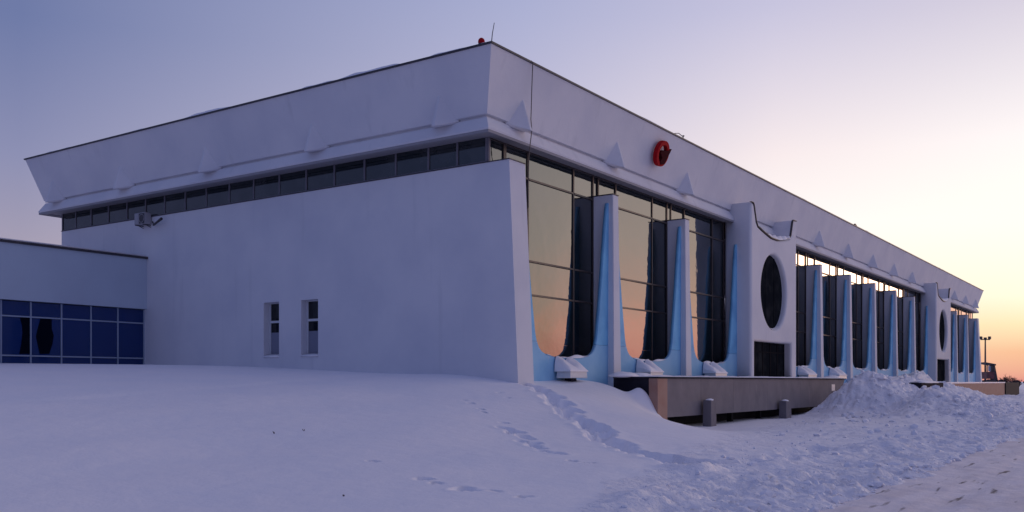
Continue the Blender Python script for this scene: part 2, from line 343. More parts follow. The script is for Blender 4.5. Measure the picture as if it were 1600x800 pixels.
# crumbs and clods of snow along the plough bank
def Hs(x, y):
    i = min(max(np.searchsorted(xs, x) - 1, 0), len(xs) - 2); j = min(max(np.searchsorted(ys, y) - 1, 0), len(ys) - 2); return H[j, i]
def clods(name, n, sampler, mat):
    ico = bmesh.new(); bmesh.ops.create_icosphere(ico, subdivisions=1, radius=1); ico.verts.ensure_lookup_table()
    bv = np.array([v.co[:] for v in ico.verts]); bf = [[v.index for v in f.verts] for f in ico.faces]; ico.free()
    V = []; Fc = []; rs = np.random.RandomState(5)
    for k in range(n):
        x, y, z, s = sampler(rs)
        v = bv * (1 + rs.uniform(-.35, .3, (len(bv), 1))) * s * np.array([rs.uniform(.8, 1.6), rs.uniform(.7, 1.2), rs.uniform(.5, .9)])
        a = rs.uniform(0, 6.28); c, sn = math.cos(a), math.sin(a)
        v = np.stack([v[:, 0] * c - v[:, 1] * sn + x, v[:, 0] * sn + v[:, 1] * c + y, v[:, 2] + z], 1)
        b = len(V); V.extend(map(tuple, v)); Fc.extend([tuple(i + b for i in f) for f in bf])
    me = bpy.data.meshes.new(name); me.from_pydata(V, [], Fc); o = new_obj(name, me, mat); o['kind'] = 'stuff'; return o
def samp(rs):
    x = 9 + 75 * rs.rand() ** 1.6; lim = max(1.5, 2.4 + (x - 12) * .24)
    y = 3.85 + lim * min(rs.rand() ** 1.7, 1); s = (.010 + .075 * rs.rand() ** 7) * (1 + x * .018)
    z = max(Hs(x, y), -1.8) + s * .25
    return x, y, z, s
clods('snow_rubble', 2200, samp, 'snow')
tag(bpy.data.objects['snow_rubble'], 'loose crumbs and clods of snow along the ploughed bank', 'snow rubble')

def samp2(rs):
    k = rs.randint(0, 10)
    if k < 4: x, y = rs.normal(57.5, 4.2), rs.normal(12.6, 1.2)
    elif k < 8: x, y = rs.normal(50.5, 2.8), rs.normal(6.9, .8)
    else: x, y = rs.uniform(14, 44), 3.9 + abs(rs.normal(0, .5))
    x = min(max(x, 12), 100); s = .035 + .16 * rs.rand() ** 3
    if k >= 8: s *= .5
    return x, max(y, 3.6), max(Hs(x, y), -1.8) + s * .2, s
clods('snow_blocks', 900, samp2, 'snow')
tag(bpy.data.objects['snow_blocks'], 'broken blocks of ploughed snow on the heaps right of the landing', 'snow blocks')

# ------------------------------------------------------------------ the terminal building
X0, Y0, W, L, D, ZT = 27.53, 20.0, 30.0, 110.0, .475, 11.93
ZB, ZG, GI = 9.0, 9.62, .24            # fascia bottom, groove height, groove inset
XW, ZW, YF, YG, YP = 28.27, 8.1, 19.6, 20.63, 18.97
S = 7.5; FX = 36.15; FT = .5           # first fin's near face, fin thickness
X1, Y1 = X0 + L, Y0 + W
T = thing('terminal_building', 'long white terminal hall with leaning roof fascia, blue edged fins and tall glazing', 'building', (X0, Y0, 0))
def part(o, parent=T):
    o.parent = parent
    if parent is T: o.matrix_parent_inverse = Matrix.Translation((-X0, -Y0, 0))
    return o
# children of T are built in world coordinates: shift their meshes instead of keeping an inverse matrix
def fin_part(o): return part(o)
def B(mb, name, m, parent=T, bevel=0):
    o = mb.build(name, m, None, bevel); 
    if parent is T: part(o)
    else: o.parent = parent
    return o
# end walls (battered front edge)
def end_wall(xa, xb):
    mb = MB(); yb = Y1 - .95
    mb.hexa([(xa, YF - .5, -2.2), (xb + .06, YF - .5, -2.2), (xb + .06, yb, -2.2), (xa, yb, -2.2), (xa, YF, ZW), (xb, YF, ZW), (xb, yb, ZW), (xa, yb, ZW)])
    return mb
# near end wall with two recessed window openings: cut by building it from slabs
def W_(px, py): return atX(px, py, XW)
wins = []
for (pl, pr, pt, pb) in ((412, 436, 473, 556), (470.5, 497, 470, 557)):
    a = W_(pl, pt); b = W_(pr, pb); wins.append((b.y, a.y, b.z, a.z))     # y0 (near), y1 (far), z0, z1
wins.sort()
zb_, zt_ = min(q[2] for q in wins), max(q[3] for q in wins)
wl = MB(); yb = Y1 - .95; xa, xb = XW, XW + 1.04; RC = .42
def yfront(z): return YF - .5 * (ZW - z) / (ZW + 2.2)
ycuts = [None, wins[0][0], wins[0][1], wins[1][0], wins[1][1], yb]
def slab(y0, y1, z0, z1):
    ya, yc = (yfront(z0), yfront(z1)) if y0 is None else (y0, y0)
    wl.hexa([(xa, ya, z0), (xb, ya, z0), (xb, y1, z0), (xa, y1, z0), (xa, yc, z1), (xb, yc, z1), (xb, y1, z1), (xa, y1, z1)])
# one welded sheet with reveals
def quad(*p): wl.add(p, [(0, 1, 2, 3)])
zc = [-2.2, zb_, zt_, ZW]
for j in range(3):
    z0, z1 = zc[j], zc[j + 1]
    for i in range(5):
        hole = (j == 1 and i in (1, 3))
        y0a = yfront(z0) if i == 0 else ycuts[i]; y0b = yfront(z1) if i == 0 else ycuts[i]; y1 = ycuts[i + 1]
        if not hole: quad((xa, y0a, z0), (xa, y1, z0), (xa, y1, z1), (xa, y0b, z1))
        else:
            xr = xa + RC
            quad((xa, y0a, z0), (xr, y0a, z0), (xr, y0a, z1), (xa, y0a, z1)); quad((xa, y1, z0), (xr, y1, z0), (xr, y1, z1), (xa, y1, z1))
            quad((xa, y0a, z0), (xr, y0a, z0), (xr, y1, z0), (xa, y1, z0)); quad((xa, y0a, z1), (xr, y0a, z1), (xr, y1, z1), (xa, y1, z1))
    quad((xa, yfront(z0), z0), (xb, yfront(z0), z0), (xb, yfront(z1), z1), (xa, yfront(z1), z1))
quad((xa, YF, ZW), (xb, YF, ZW), (xb, yb, ZW), (xa, yb, ZW)); quad((xb, YF - .5, -2.2), (xb, yb, -2.2), (xb, yb, ZW), (xb, YF, ZW)); quad((xa, yb, -2.2), (xb, yb, -2.2), (xb, yb, ZW), (xa, yb, ZW))
me = wl.mesh('wall'); bm = bmesh.new(); bm.from_mesh(me); bmesh.ops.remove_doubles(bm, verts=bm.verts, dist=1e-4); bmesh.ops.recalc_face_normals(bm, faces=bm.faces); bm.to_mesh(me); bm.free()
near_wall = part(new_obj('wall', me, 'plaster'))
B(MB().box((XW - .03, YF - .03, ZW + .004), (XW + 1.06, Y1 - .93, ZW + .035)), 'coping', 'dark_metal')
for (y0, y1, z0, z1) in wins:
    z0, z1 = zb_, zt_; xr = XW + RC; h = z1 - z0; zm = z0 + h * .63; e = .004
    f = MB(); f.box((xr - .10, y0 + e, z0 + e), (xr - .02, y0 + .07, z1 - e)); f.box((xr - .10, y1 - .09, z0 + e), (xr - .02, y1 - e, z1 - e))
    f.box((xr - .10, y0 + .07, z0 + e), (xr - .02, y1 - .09, z0 + .09)); f.box((xr - .10, y0 + .07, z1 - .05), (xr - .02, y1 - .09, z1 - e)); f.box((xr - .13, y0 + .07, zm), (xr - .02, y1 - .09, zm + .10))
    wn = B(f, 'small_window', 'white_frame')
    MB().box((xr - .06, y0 + .071, zm + .101), (xr - .03, y1 - .091, z1 - .051)).build('pane', 'dark_glass', wn)
    MB().box((xr - .06, y0 + .071, zm - .42), (xr - .03, y1 - .091, zm - .001)).build('pane', 'dark_glass', wn)
    MB().box((xr - .065, y0 + .071, z0 + .091), (xr - .03, y1 - .091, zm - .421)).build('blind', 'blind', wn)
    sl = MB().hexa([(XW - .05, y0 + e, z0 + e), (xr - .11, y0 + e, z0 + e), (xr - .11, y1 - e, z0 + e), (XW - .05, y1 - e, z0 + e), (XW - .05, y0 + e, z0 + .05), (xr - .11, y0 + e, z0 + .16), (xr - .11, y1 - e, z0 + .16), (XW - .05, y1 - e, z0 + .05)])
    smooth(sl.build('snow_cap', 'snow', wn, 0))
XE = FX + 13 * S
B(end_wall(XE, XE + 1.04), 'wall', 'plaster')
B(MB().box((XW + 1.1, Y1 - 1.4, -2.2), (XE - .05, Y1 - 1.0, ZB - .02)), 'back_wall', 'plaster')
# fascia: one profile swept round the four sides
prof = [(.30, ZB + .10), (0, ZB + .10), (-.02, ZB + .16), (GI, ZG), (GI + .12, ZG + .005), (GI + .12, ZG + .10), (GI - .045, ZG + .12), (-D, ZT)]
def ring(off, z): return [(X0 + off, Y0 + off, z), (X1 - off, Y0 + off, z), (X1 - off, Y1 - off, z), (X0 + off, Y1 - off, z)]
mb = MB(); vs_ = [p for o_, z in prof for p in ring(o_, z)]; fs = []
for i in range(len(prof) - 1):
    for k in range(4): a = i * 4 + k; b = i * 4 + (k + 1) % 4; fs.append((a, b, b + 4, a + 4))
mb.add(vs_, fs); fascia = B(mb, 'fascia', 'plaster')
fascia_w = fascia  # its children are brackets
def child_of(o, p):
    o.parent = p; o.matrix_parent_inverse = Matrix.Translation((0, 0, 0)); return o
# soffit with a stepped drip edge
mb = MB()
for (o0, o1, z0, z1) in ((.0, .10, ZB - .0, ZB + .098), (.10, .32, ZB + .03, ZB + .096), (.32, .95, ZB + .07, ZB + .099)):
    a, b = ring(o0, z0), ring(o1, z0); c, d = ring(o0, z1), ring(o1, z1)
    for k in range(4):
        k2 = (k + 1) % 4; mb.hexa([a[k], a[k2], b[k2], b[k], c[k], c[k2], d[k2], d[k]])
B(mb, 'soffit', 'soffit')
# coping and roof
mb = MB()
for (o0, o1, z0, z1) in ((-D - .06, -D + .30, ZT + .002, ZT + .07),):
    a, b = ring(o0, z0), ring(o1, z0); c, d = ring(o0, z1), ring(o1, z1)
    for k in range(4):
        k2 = (k + 1) % 4; mb.hexa([a[k], a[k2], b[k2], b[k], c[k], c[k2], d[k2], d[k]])
B(mb, 'roof_coping', 'dark_metal')
B(MB().box((X0 + .4, Y0 + .4, ZT - .5), (X1 - .4, Y1 - .4, ZT - .3)), 'roof', 'snow')
# snow lying unevenly on the coping
mb = MB()
def snow_strip(p0, p1, n, wd, hmax, seed, thr=.0):
    rs = np.random.RandomState(seed); p0 = Vector(p0); p1 = Vector(p1); d = (p1 - p0).normalized(); nrm = Vector((-d.y, d.x, 0))
    t = np.linspace(0, 1, n); hh = np.clip(fbm(t * (p1 - p0).length * .23 + seed, t * 0 + seed, 4, .6) * 1.0 + .25 - thr, 0, 1) * hmax + .012
    rings = []
    for i in range(n):
        c = p0 + (p1 - p0) * t[i]; h = float(hh[i]); j = float(rs.uniform(-.01, .01))
        rings.append([c - nrm * (wd / 2), c - nrm * (wd * .42) + Vector((0, 0, h * .75 + j)), c + Vector((0, 0, h)), c + nrm * (wd * .42) + Vector((0, 0, h * .7)), c + nrm * (wd / 2)])
    fs = [];
    for i in range(n - 1):
        for k in range(4): a = i * 5 + k; fs.append((a, a + 1, a + 6, a + 5))
    mb.add([q for r_ in rings for q in r_], fs)
zc_ = ZT + .068
snow_strip((X0 - D + .12, Y0 - D + .3, zc_), (X0 - D + .12, Y1 + D - .2, zc_), 420, .30, .20, 4, .12)
snow_strip((X1 + D - .5, Y0 - D + .10, zc_), (X0 - D + .2, Y0 - D + .10, zc_), 900, .24, .10, 9, .1)
o = B(mb, 'roof_snow', 'snow'); o['kind'] = 'stuff'; smooth(o)
# pyramid brackets on the groove
def bracket_mesh():
    m = MB()
    # local: u along the wall, v outwards (negative = out), z up from the fascia bottom
    v = [(-.68, GI + .05, .68), (.68, GI + .05, .68), (-.07, -.44, .44), (.07, -.44, .44), (-.05, -.08, 1.66), (.05, -.08, 1.66), (-.62, GI + .25, .62), (.62, GI + .25, .62), (-.05, .3, 1.64), (.05, .3, 1.64)]
    m.add(v, [(2, 3, 5, 4), (0, 2, 4), (3, 1, 5), (0, 6, 2), (1, 3, 7), (6, 7, 3, 2), (4, 5, 9, 8), (0, 4, 8), (1, 9, 5), (0, 8, 6), (1, 7, 9), (6, 8, 9, 7)])
    me = m.mesh('bracket', 0); bm = bmesh.new(); bm.from_mesh(me); bmesh.ops.bevel(bm, geom=bm.edges[:], offset=.015, segments=1, affect='EDGES'); bm.to_mesh(me); bm.free(); return me
bme = bracket_mesh(); bme.materials.append(M['plaster'])
for k in range(15):
    x = X0 + 2.157 + S * k
    if k in (3, 4, 10, 11): continue
    o = new_obj('bracket', bme); o.location = (x, Y0, ZB); child_of(o, fascia)
side_y = [atX(px, 0, X0).y for px in (688, 489, 323, 190, 84)]
for y in side_y:
    o = new_obj('bracket', bme); o.location = (X0, y, ZB); o.rotation_euler = (0, 0, -math.pi / 2); child_of(o, fascia)

# glazing
pane_cache = {}
def pane(w_, h_, x, y, z, parent, m='glass', rot=0):
    key = (round(w_, 3), round(h_, 3), m, rot)
    if key not in pane_cache:
        me = (MB().box((0, 0, 0), (w_, .03, h_)) if not rot else MB().box((0, 0, 0), (.03, w_, h_))).mesh('pane'); me.materials.append(M[m]); pane_cache[key] = me
    o = new_obj('pane', pane_cache[key]); o.location = (x, y, z); o.parent = parent
    o.rotation_euler = (random.uniform(-.004, .004), 0, random.uniform(-.006, .006))
    return o
ROWS = [-.6, 3.42, 4.75, 7.97, ZB + .065]
def window(xa, cols, rows=ROWS, y=YG):
    f = MB(); tw = .045
    for c in cols: f.box((c - tw, y - .05, rows[0]), (c + tw, y + .06, rows[-1]))
    for i, z in enumerate(rows[1:-1]):
        for a, b in zip(cols[:-1], cols[1:]): f.box((a + tw, y - .065, z - .035), (b - tw, y + .06, z + .035))
    for a, b in zip(cols[:-1], cols[1:]): f.box((a + tw, y - .04, rows[-1] - .06), (b - tw, y + .05, rows[-1]))
    wn = B(f, 'window', 'bronze')
    for a, b in zip(cols[:-1], cols[1:]):
        for z0, z1 in zip(rows[:-1], rows[1:]):
            pane(b - a - 2 * tw - .004, z1 - z0 - .072, a + tw + .002, y, z0 + .036, wn)
    return wn
def bay_cols(a, b): return [a, a + 1.9, b - 1.62, b]
fins_k = [0, 1, 4, 5, 6, 7, 8, 11, 12]
bays = [(XW + 1.04 + .10, FX)]
for j in (0, 1, 3, 4, 5, 6, 7, 8, 10, 11, 12): bays.append((FX + FT + S * j, FX + S * (j + 1)))
for i, (a, b) in enumerate(bays):
    cols = [a + .05, a + 1.6, b - 1.65, b + .02]
    if i: cols[0] = a - .02
    window(a, cols)
# top row above the end wall, fins, portals
def top_row(cols): return window(0, cols, [ZW + .04, ZB + .065])
top_row([XW + .12, XW + 1.1])
for k in fins_k:
    a = FX + S * k
    f = MB().box((a + .065, YG - .04, ZB), (a + FT - .065, YG + .05, ZB + .065)); wn = B(f, 'window', 'bronze')
    pane(FT - .14, ZB - ROWS[2] - .01, a + .07, YG, ROWS[2], wn)
for k in (2, 9): top_row([FX + S * k + .05, FX + S * k + 2.6, FX + S * k + 5.2, FX + S * k + 7.9])
# window band round the end
sidey = [atX(px, 0, XW + .09).y for px in (760.5, 715, 670, 619, 570, 523, 479, 437, 397, 359, 323, 290, 258, 228, 199, 170, 143, 119, 98)]
f = MB(); gx = XW + .09
for i, y in enumerate(sidey): f.box((gx - .035, y - .04, ZW + .036), (gx + .06, y + .04, ZB + .068))
f.box((gx - .02, YG - .06, ZW + .036), (gx + .09, YG + .05, ZB + .069))
for a, b in zip(sidey[:-1], sidey[1:]): f.box((gx - .03, a + .04, ZW + .036), (gx + .06, b - .04, ZW + .09))
band = B(f, 'window_band', 'band_frame')
for a, b in zip(sidey[:-1], sidey[1:]): pane(b - a - .084, ZB - ZW - .03, gx, a + .042, ZW + .091, band, 'band_glass', 1)
B(MB().box((XW + .2, Y1 - 1.05, ZW), (X1 - .9, Y1 - .98, ZB + .06)), 'rear_band', 'dark_glass')
B(MB().box((X1 - 1.0, YG + .1, ZW), (X1 - .9, Y1 - 1.0, ZB + .06)), 'side_band', 'dark_glass')
# right end window band and corner glass above the far wall
top_row([XE + .05, XE + 1.2, X1 - .95])
# fins
def fin_mesh():
    m = MB(); zt = ZW; zb = -2.2; f = FT
    m.hexa([(-.16, YF - .14, zb), (f + .12, YF - .14, zb), (f, YG - .055, zb), (0, YG - .055, zb), (0, YF, zt), (f, YF, zt), (f, YG - .055, zt), (0, YG - .055, zt)])
    # slight waist: subdivide for the flare towards the foot
    me = m.mesh('fin'); bm = bmesh.new(); bm.from_mesh(me)
    bmesh.ops.bisect_plane(bm, geom=bm.verts[:] + bm.edges[:] + bm.faces[:], plane_co=(0, 0, 2.6), plane_no=(0, 0, 1))
    for v in bm.verts:
        if abs(v.co.z - 2.6) < .01 and v.co.y < YG - .1: 
            v.co.x += (.015 if v.co.x < .2 else -.03)
    bmesh.ops.bevel(bm, geom=bm.edges[:], offset=.025, segments=2, affect='EDGES'); bm.to_mesh(me); bm.free(); return me
fme = fin_mesh(); fme.materials.append(M['plaster'])
cme = MB().box((-.02, YF - .02, ZW + .003), (FT + .02, YG - .06, ZW + .035)).mesh('fin_cap'); cme.materials.append(M['dark_metal'])
for k in fins_k:
    o = part(new_obj('fin', fme)); o.location = (FX + S * k, 0, 0)
    c = new_obj('fin_cap', cme); c.parent = o
# blue infill panels with a U-shaped opening between fins
INS = [(7.75, .0), (7.6, .12), (6.5, .32), (4.9, .55), (3.5, .76), (2.4, .95), (1.75, 1.08), (1.30, 1.32), (1.08, 1.75), (.97, 2.5), (.95, 3.1)]
ZS = 1.55
YPL = atX(951, 400, FX).y
def infill(xa, xb):
    wd = xb - xa; sc_ = (wd / 2) / 3.5
    left = [(xa + i * sc_, z) for z, i in INS]; right = [(xb - i * sc_, z) for z, i in reversed(INS)]
    # smooth it
    pts = left + right; sm = []
    for i in range(len(pts) - 1):
        p0 = pts[max(i - 1, 0)]; p1 = pts[i]; p2 = pts[i + 1]; p3 = pts[min(i + 2, len(pts) - 1)]
        for q in range(4):
            t = q / 4; sm.append(tuple(.5 * ((2 * p1[c]) + (-p0[c] + p2[c]) * t + (2 * p0[c] - 5 * p1[c] + 4 * p2[c] - p3[c]) * t * t + (-p0[c] + 3 * p1[c] - 3 * p2[c] + p3[c]) * t ** 3) for c in (0, 1)))
    sm.append(pts[-1])
    sm = [(min(max(x, xa), xb), z) for x, z in sm]
    sm = [p for i, p in enumerate(sm) if i == 0 or math.dist(p, sm[i - 1]) > 1e-3]
    lp_ = [p for p in sm if p[1] < 1.12]; ls = MB(); vv = []
    for i, (x, z) in enumerate(lp_):
        hh = (.05 + .05 * math.sin(x * 2.3) + .03 * math.sin(x * 5.1)) * min(1, i / 3, (len(lp_) - 1 - i) / 3) + .004
        vv += [(x, YPL - .03, z + .002), (x, YPL + .01, z + hh), (x, YPL + .10, z + hh * 1.1), (x, YPL + .30, z + .003)]
    ls.add(vv, [(i * 4 + k, i * 4 + k + 1, i * 4 + k + 5, i * 4 + k + 4) for i in range(len(lp_) - 1) for k in range(3)])
    smooth(part(ls.build('ledge_snow', 'snow')))
    h = len(sm) // 2; lf = [p for p in sm[:h] if p[1] > ZS + .01]; rt = [p for p in sm[h:] if p[1] > ZS + .01]; low = [p for p in sm if p[1] <= ZS + .01]
    xl = np.interp(ZS, [p[1] for p in reversed(sm[:h])], [p[0] for p in reversed(sm[:h])]); xr = np.interp(ZS, [p[1] for p in sm[h:]], [p[0] for p in sm[h:]])
    part(plate('infill_panel', [lf + [(float(xl), ZS + .008), (xa, ZS + .008)]], None, YPL, YPL + .16, 'blue'))
    part(plate('infill_panel', [[(xb, ZS + .008), (float(xr), ZS + .008)] + rt], None, YPL, YPL + .16, 'blue'))
    part(plate('base_panel', [[(xa, ZS - .004), (float(xl), ZS - .004)] + [p for p in low if p[1] < ZS - .02] + [(float(xr), ZS - .004), (xb, ZS - .004), (xb, -2.2), (xa, -2.2)]], None, YPL - .006, YPL + .15, 'pale_blue'))
for (a, b) in bays: infill(a - .03 if a > 30 else XW + 1.03, b + .03)
# portals
def portal(xa):
    xb = xa + S + FT - .05; w2 = xb - xa; zt = 10.05; yf = YP; yb_ = YG - .07
    half = [(0, zt), (.32, zt), (.45, zt - .12), (.62, zt - .55), (.80, zt - 1.0), (1.05, zt - 1.22), (1.7, zt - 1.36), (2.6, zt - 1.52), (3.3, zt - 1.62)]
    top = [(xa + x, z) for x, z in half] + [(xb - x - (.28 if x > 0 else 0), z) for x, z in reversed(half)]
    zd = 2.32; xd0, xd1 = xa + .55, xb - 1.0
    outer = top + [(xb, -2.2), (xd1, -2.2), (xd1, zd), (xd0, zd), (xd0, -2.2), (xa, -2.2)]
    cxp, czp, rp = (xa + xb) / 2 - .15, 5.28, 2.22
    hole = [(cxp + rp * math.cos(t * math.pi / 32), czp + rp * math.sin(t * math.pi / 32)) for t in range(64)]
    o = part(plate('portal', [outer, hole], None, yf, yb_, 'plaster', None, .16))
    # sheet flashing on its top edge
    f = MB(); e = .03
    for (p, q) in zip(top[:-1], top[1:]):
        n = Vector((-(q[1] - p[1]), 0, q[0] - p[0])).normalized()
        P0 = Vector((p[0], 0, p[1])); Q0 = Vector((q[0], 0, q[1])); a0, a1, c0, c1 = P0 + n * .004, Q0 + n * .004, P0 + n * .036, Q0 + n * .036
        for pt in (a0, a1, c0, c1): pass
        f.hexa([(a0.x, yf - e, a0.z), (a1.x, yf - e, a1.z), (a1.x, yf + .10, a1.z), (a0.x, yf + .10, a0.z), (c0.x, yf - e, c0.z), (c1.x, yf - e, c1.z), (c1.x, yf + .10, c1.z), (c0.x, yf + .10, c0.z)])
    f.build('flashing', 'dark_metal', o)
    # snow in the saddle
    sn = MB(); n = 26; pr = []
    for i in range(n):
        t = i / (n - 1); x = xa + 1.25 + (w2 - 2.1) * t; u = min(x - xa, xb - x); z = np.interp(u, [p[0] for p in half], [p[1] for p in half]) + .045
        hgt = .16 * math.sin(math.pi * t) ** .6 * (1 + .5 * math.sin(i * 1.7)) * (.5 + t) + .01; pr.append((x, float(z), hgt))
    vv = []; ff = []
    for i, (x, z, hg) in enumerate(pr):
        vv += [(x, yf - .05, z), (x, yf + .03, z + hg), (x, yf + .5, z + hg * .9), (x, yf + .95, z)]
    for i in range(n - 1):
        for k in range(3): a = i * 4 + k; ff.append((a, a + 1, a + 5, a + 4))
    sn.add(vv, ff); smooth(sn.build('snow_cap', 'snow', o))
    # round window: matt sheet coloured as the opening's shade, mullions just before it
    rw = MB(); seg = 48; rr = rp + .03
    rw.add([(cxp + rr * math.cos(2 * math.pi * i / seg), yf + .30, czp + rr * math.sin(2 * math.pi * i / seg)) for i in range(seg)] + [(cxp + rr * math.cos(2 * math.pi * i / seg), yf + .34, czp + rr * math.sin(2 * math.pi * i / seg)) for i in range(seg)],
           [tuple(range(seg)), tuple(range(seg, 2 * seg))[::-1]] + [(i, (i + 1) % seg, seg + (i + 1) % seg, seg + i) for i in range(seg)])
    rw.build('round_pane', 'void_dark', o)
    bars = MB()
    for dx in (-.75, .75):
        hh = math.sqrt(rp * rp - dx * dx); bars.box((cxp + dx - .04, yf + .27, czp - hh), (cxp + dx + .04, yf + .297, czp + hh))
    bars.build('round_frame', 'void_dark', o)
    # snow at the lip of the round opening
    lp = MB(); vv = []; ff = []
    for i in range(15):
        a = -math.pi / 2 + (i - 7) / 7 * .50; th = .10 * (1 - abs(i - 7) / 7.4)
        for yy, k_ in ((yf + .08, .0), (yf + .2, 1), (yf + .24, .9), (yf + .285, 1.1)): r_ = rp - th * k_ - .004; vv.append((cxp + r_ * math.cos(a), yy, czp + r_ * math.sin(a)))
    for i in range(14):
        for k in range(3): a = i * 4 + k; ff.append((a, a + 1, a + 5, a + 4))
    lp.add(vv, ff); smooth(lp.build('snow_cap', 'snow', o))
    # doors, set back
    yd = yf + .50; nd = 5; dw = (xd1 - xd0) / nd
    ff_ = MB()
    for i in range(nd + 1): x = xd0 + dw * i; ff_.box((x - .05, yd - .05, -.35), (x + .05, yd + .05, zd + .05))
    for i in range(nd): ff_.box((xd0 + dw * i + .05, yd - .045, zd - .62), (xd0 + dw * (i + 1) - .05, yd + .045, zd - .55))
    df = ff_.build('door_frame', 'door_metal', o)
    for i in range(nd):
        d = MB().box((xd0 + dw * i + .052, yd - .02, -.35), (xd0 + dw * (i + 1) - .052, yd + .02, zd - .621)).build('door', 'void_dark', o)
        MB().box((xd0 + dw * i + .052, yd - .01, zd - .549), (xd0 + dw * (i + 1) - .052, yd + .02, zd + .05)).build('pane', 'void_dark', o)
    return o
for k in (2, 9):
    portal(FX + S * k)
    # pilaster ends of the neighbouring blue panels already meet the portal sides

# emblem: red ring with a winged wedge
ec = atY(1029, 239, Y0 - .24)
em = thing('emblem', 'red ring emblem with dark wedge on the upper fascia right of the second bracket', 'emblem', ec)
def circ(r, n=40, cx=0, cz=0, sx=1): return [(cx + r * sx * math.cos(2 * math.pi * i / n), cz + r * math.sin(2 * math.pi * i / n)) for i in range(n)]
tilt = math.atan((D + GI) / (ZT - ZG))
for o in (plate('ring', [circ(.60), circ(.40)], None, -.26, -.04, 'red', em, .02),
          plate('wedge', [[(-.40, .02), (-.12, .12), (.34, .22), (.66, .36), (.56, .10), (.46, -.12), (.34, -.42), (.0, -.52), (-.16, -.38), (-.05, -.20), (-.22, -.08)]], None, -.29, -.10, 'dark_red', em, .01)):
    o.rotation_euler = (tilt, 0, 0)
# rooftop things
p = atX(753, 66, X0 - D + .15); 
bt = thing('beacon_light', 'small red beacon lamp on the roof edge left of the near corner', 'beacon', (X0 - D + .12, p.y, ZT + .07))
MB().tube([(0, 0, 0), (0, 0, .09)], .11, 12).build('base', 'dark_metal', bt)
bm = bmesh.new(); bmesh.ops.create_uvsphere(bm, u_segments=14, v_segments=8, radius=.125); 
for v in bm.verts: v.co.z = v.co.z * 1.15 + .13
me = bpy.data.meshes.new('lens'); bm.to_mesh(me); bm.free(); smooth(new_obj('lens', me, 'red', bt))
o = MB().tube([(0, 0, 0), (.03, -.02, .35), (.09, -.06, .74)], .018, 8, .012).build('antenna_rod', 'dark_metal'); o.location = (X0 - D + .12, Y0 - D + .08, ZT + .06)
tag(o, 'thin slightly tilted rod standing on the near corner of the roof', 'antenna')
p = atY(1070, 216, Y0 - D)
o = MB().tube([(-.95, 0, .12), (-.5, 0, .22), (0, 0, .16), (.05, 0, 0)], .02, 6).tube([(.02, 0, 0), (.02, 0, .22), (.12, 0, .22)], .035, 6).build('roof_hook', 'dark_metal'); o.location = (p.x, Y0 - D + .1, ZT + .06)
tag(o, 'small hooked metal bracket on the roof edge above the emblem', 'bracket')
p = atY(1338, 353, Y0 - D)
o = MB().tube([(-.4, 0, .05), (0, 0, .2), (.5, 0, .12)], .03, 6).box((-.12, -.06, 0), (.12, .06, .2)).build('roof_clamp', 'dark_metal'); o.location = (p.x, Y0 - D + .1, ZT + .06)
tag(o, 'little dark clamp on the roof edge above the row of fins', 'bracket')
# cable hanging down the fascia near the corner
a = atY(831, 104, Y0 - D - .05)
xc_ = a.x; pts = [(xc_, Y0 - D - .03, ZT + .09), (xc_, Y0 - D - .09, ZT)]
for z, px in ((11.0, 831), (10.2, 830), (9.9, 829.5), (9.5, 831), (9.1, 829), (8.7, 827), (8.2, 826), (7.4, 825), (6.6, 825.5)):
    yy = Y0 - D + .0 + (ZT - z) * .12 - .14; yy = min(yy, Y0 - .14); q = atY(px, 0, yy); pts.append((q.x, yy, z))
o = MB().tube(pts, .017, 6).build('cable', 'dark_metal'); tag(o, 'thin dark cable hanging from the roof edge down past the corner glazing', 'cable')
# air conditioner and floodlight arm on the end wall
p = atX(210, 354, XW - .35); q = atX(240, 333, XW)
ac = thing('air_conditioner', 'grey outdoor air conditioner under the window band on the end wall', 'air conditioner', (XW, (p.y + q.y) / 2, p.z))
MB().box((-.42, -.42, .05), (-.06, .42, .62)).build('casing', 'casing', ac, .02)
MB().box((-.43, -.40, .08), (-.422, .05, .58)).build('grille', 'dark_metal', ac)
MB().box((-.43, .12, .08), (-.422, .40, .58)).build('side_panel', 'casing', ac)
fm = MB().tube([(-.436, -.17 + .2 * math.cos(t * math.pi / 8), .33 + .2 * math.sin(t * math.pi / 8)) for t in range(17)], .012, 5).build('fan_guard', 'casing', ac)
mb = MB()
for yy in (-.3, .3): mb.tube([(-.45, yy, .03), (0, yy, .03)], .025, 6).tube([(-.30, yy, .03), (0, yy, -.07)], .018, 6)
mb.build('bracket', 'dark_metal', ac)
p = atX(241, 352, XW - .12); q = atX(237, 347, XW - .05); r_ = atX(249, 341, XW - .45)
fl = thing('wall_lamp', 'bent dark lamp arm beside the air conditioner on the end wall', 'lamp', (XW, p.y, p.z))
MB().tube([(0, q.y - p.y, q.z - p.z + .02), (-.14, 0, 0), (-.2, -.02, .02)], .03, 6).build('arm', 'dark_metal', fl)
rl = Vector((-.33, r_.y - p.y, r_.z - p.z))
MB().tube([(-.16, 0, .0), tuple(rl)], .045, 8, .07).build('lamp_head', 'dark_metal', fl)

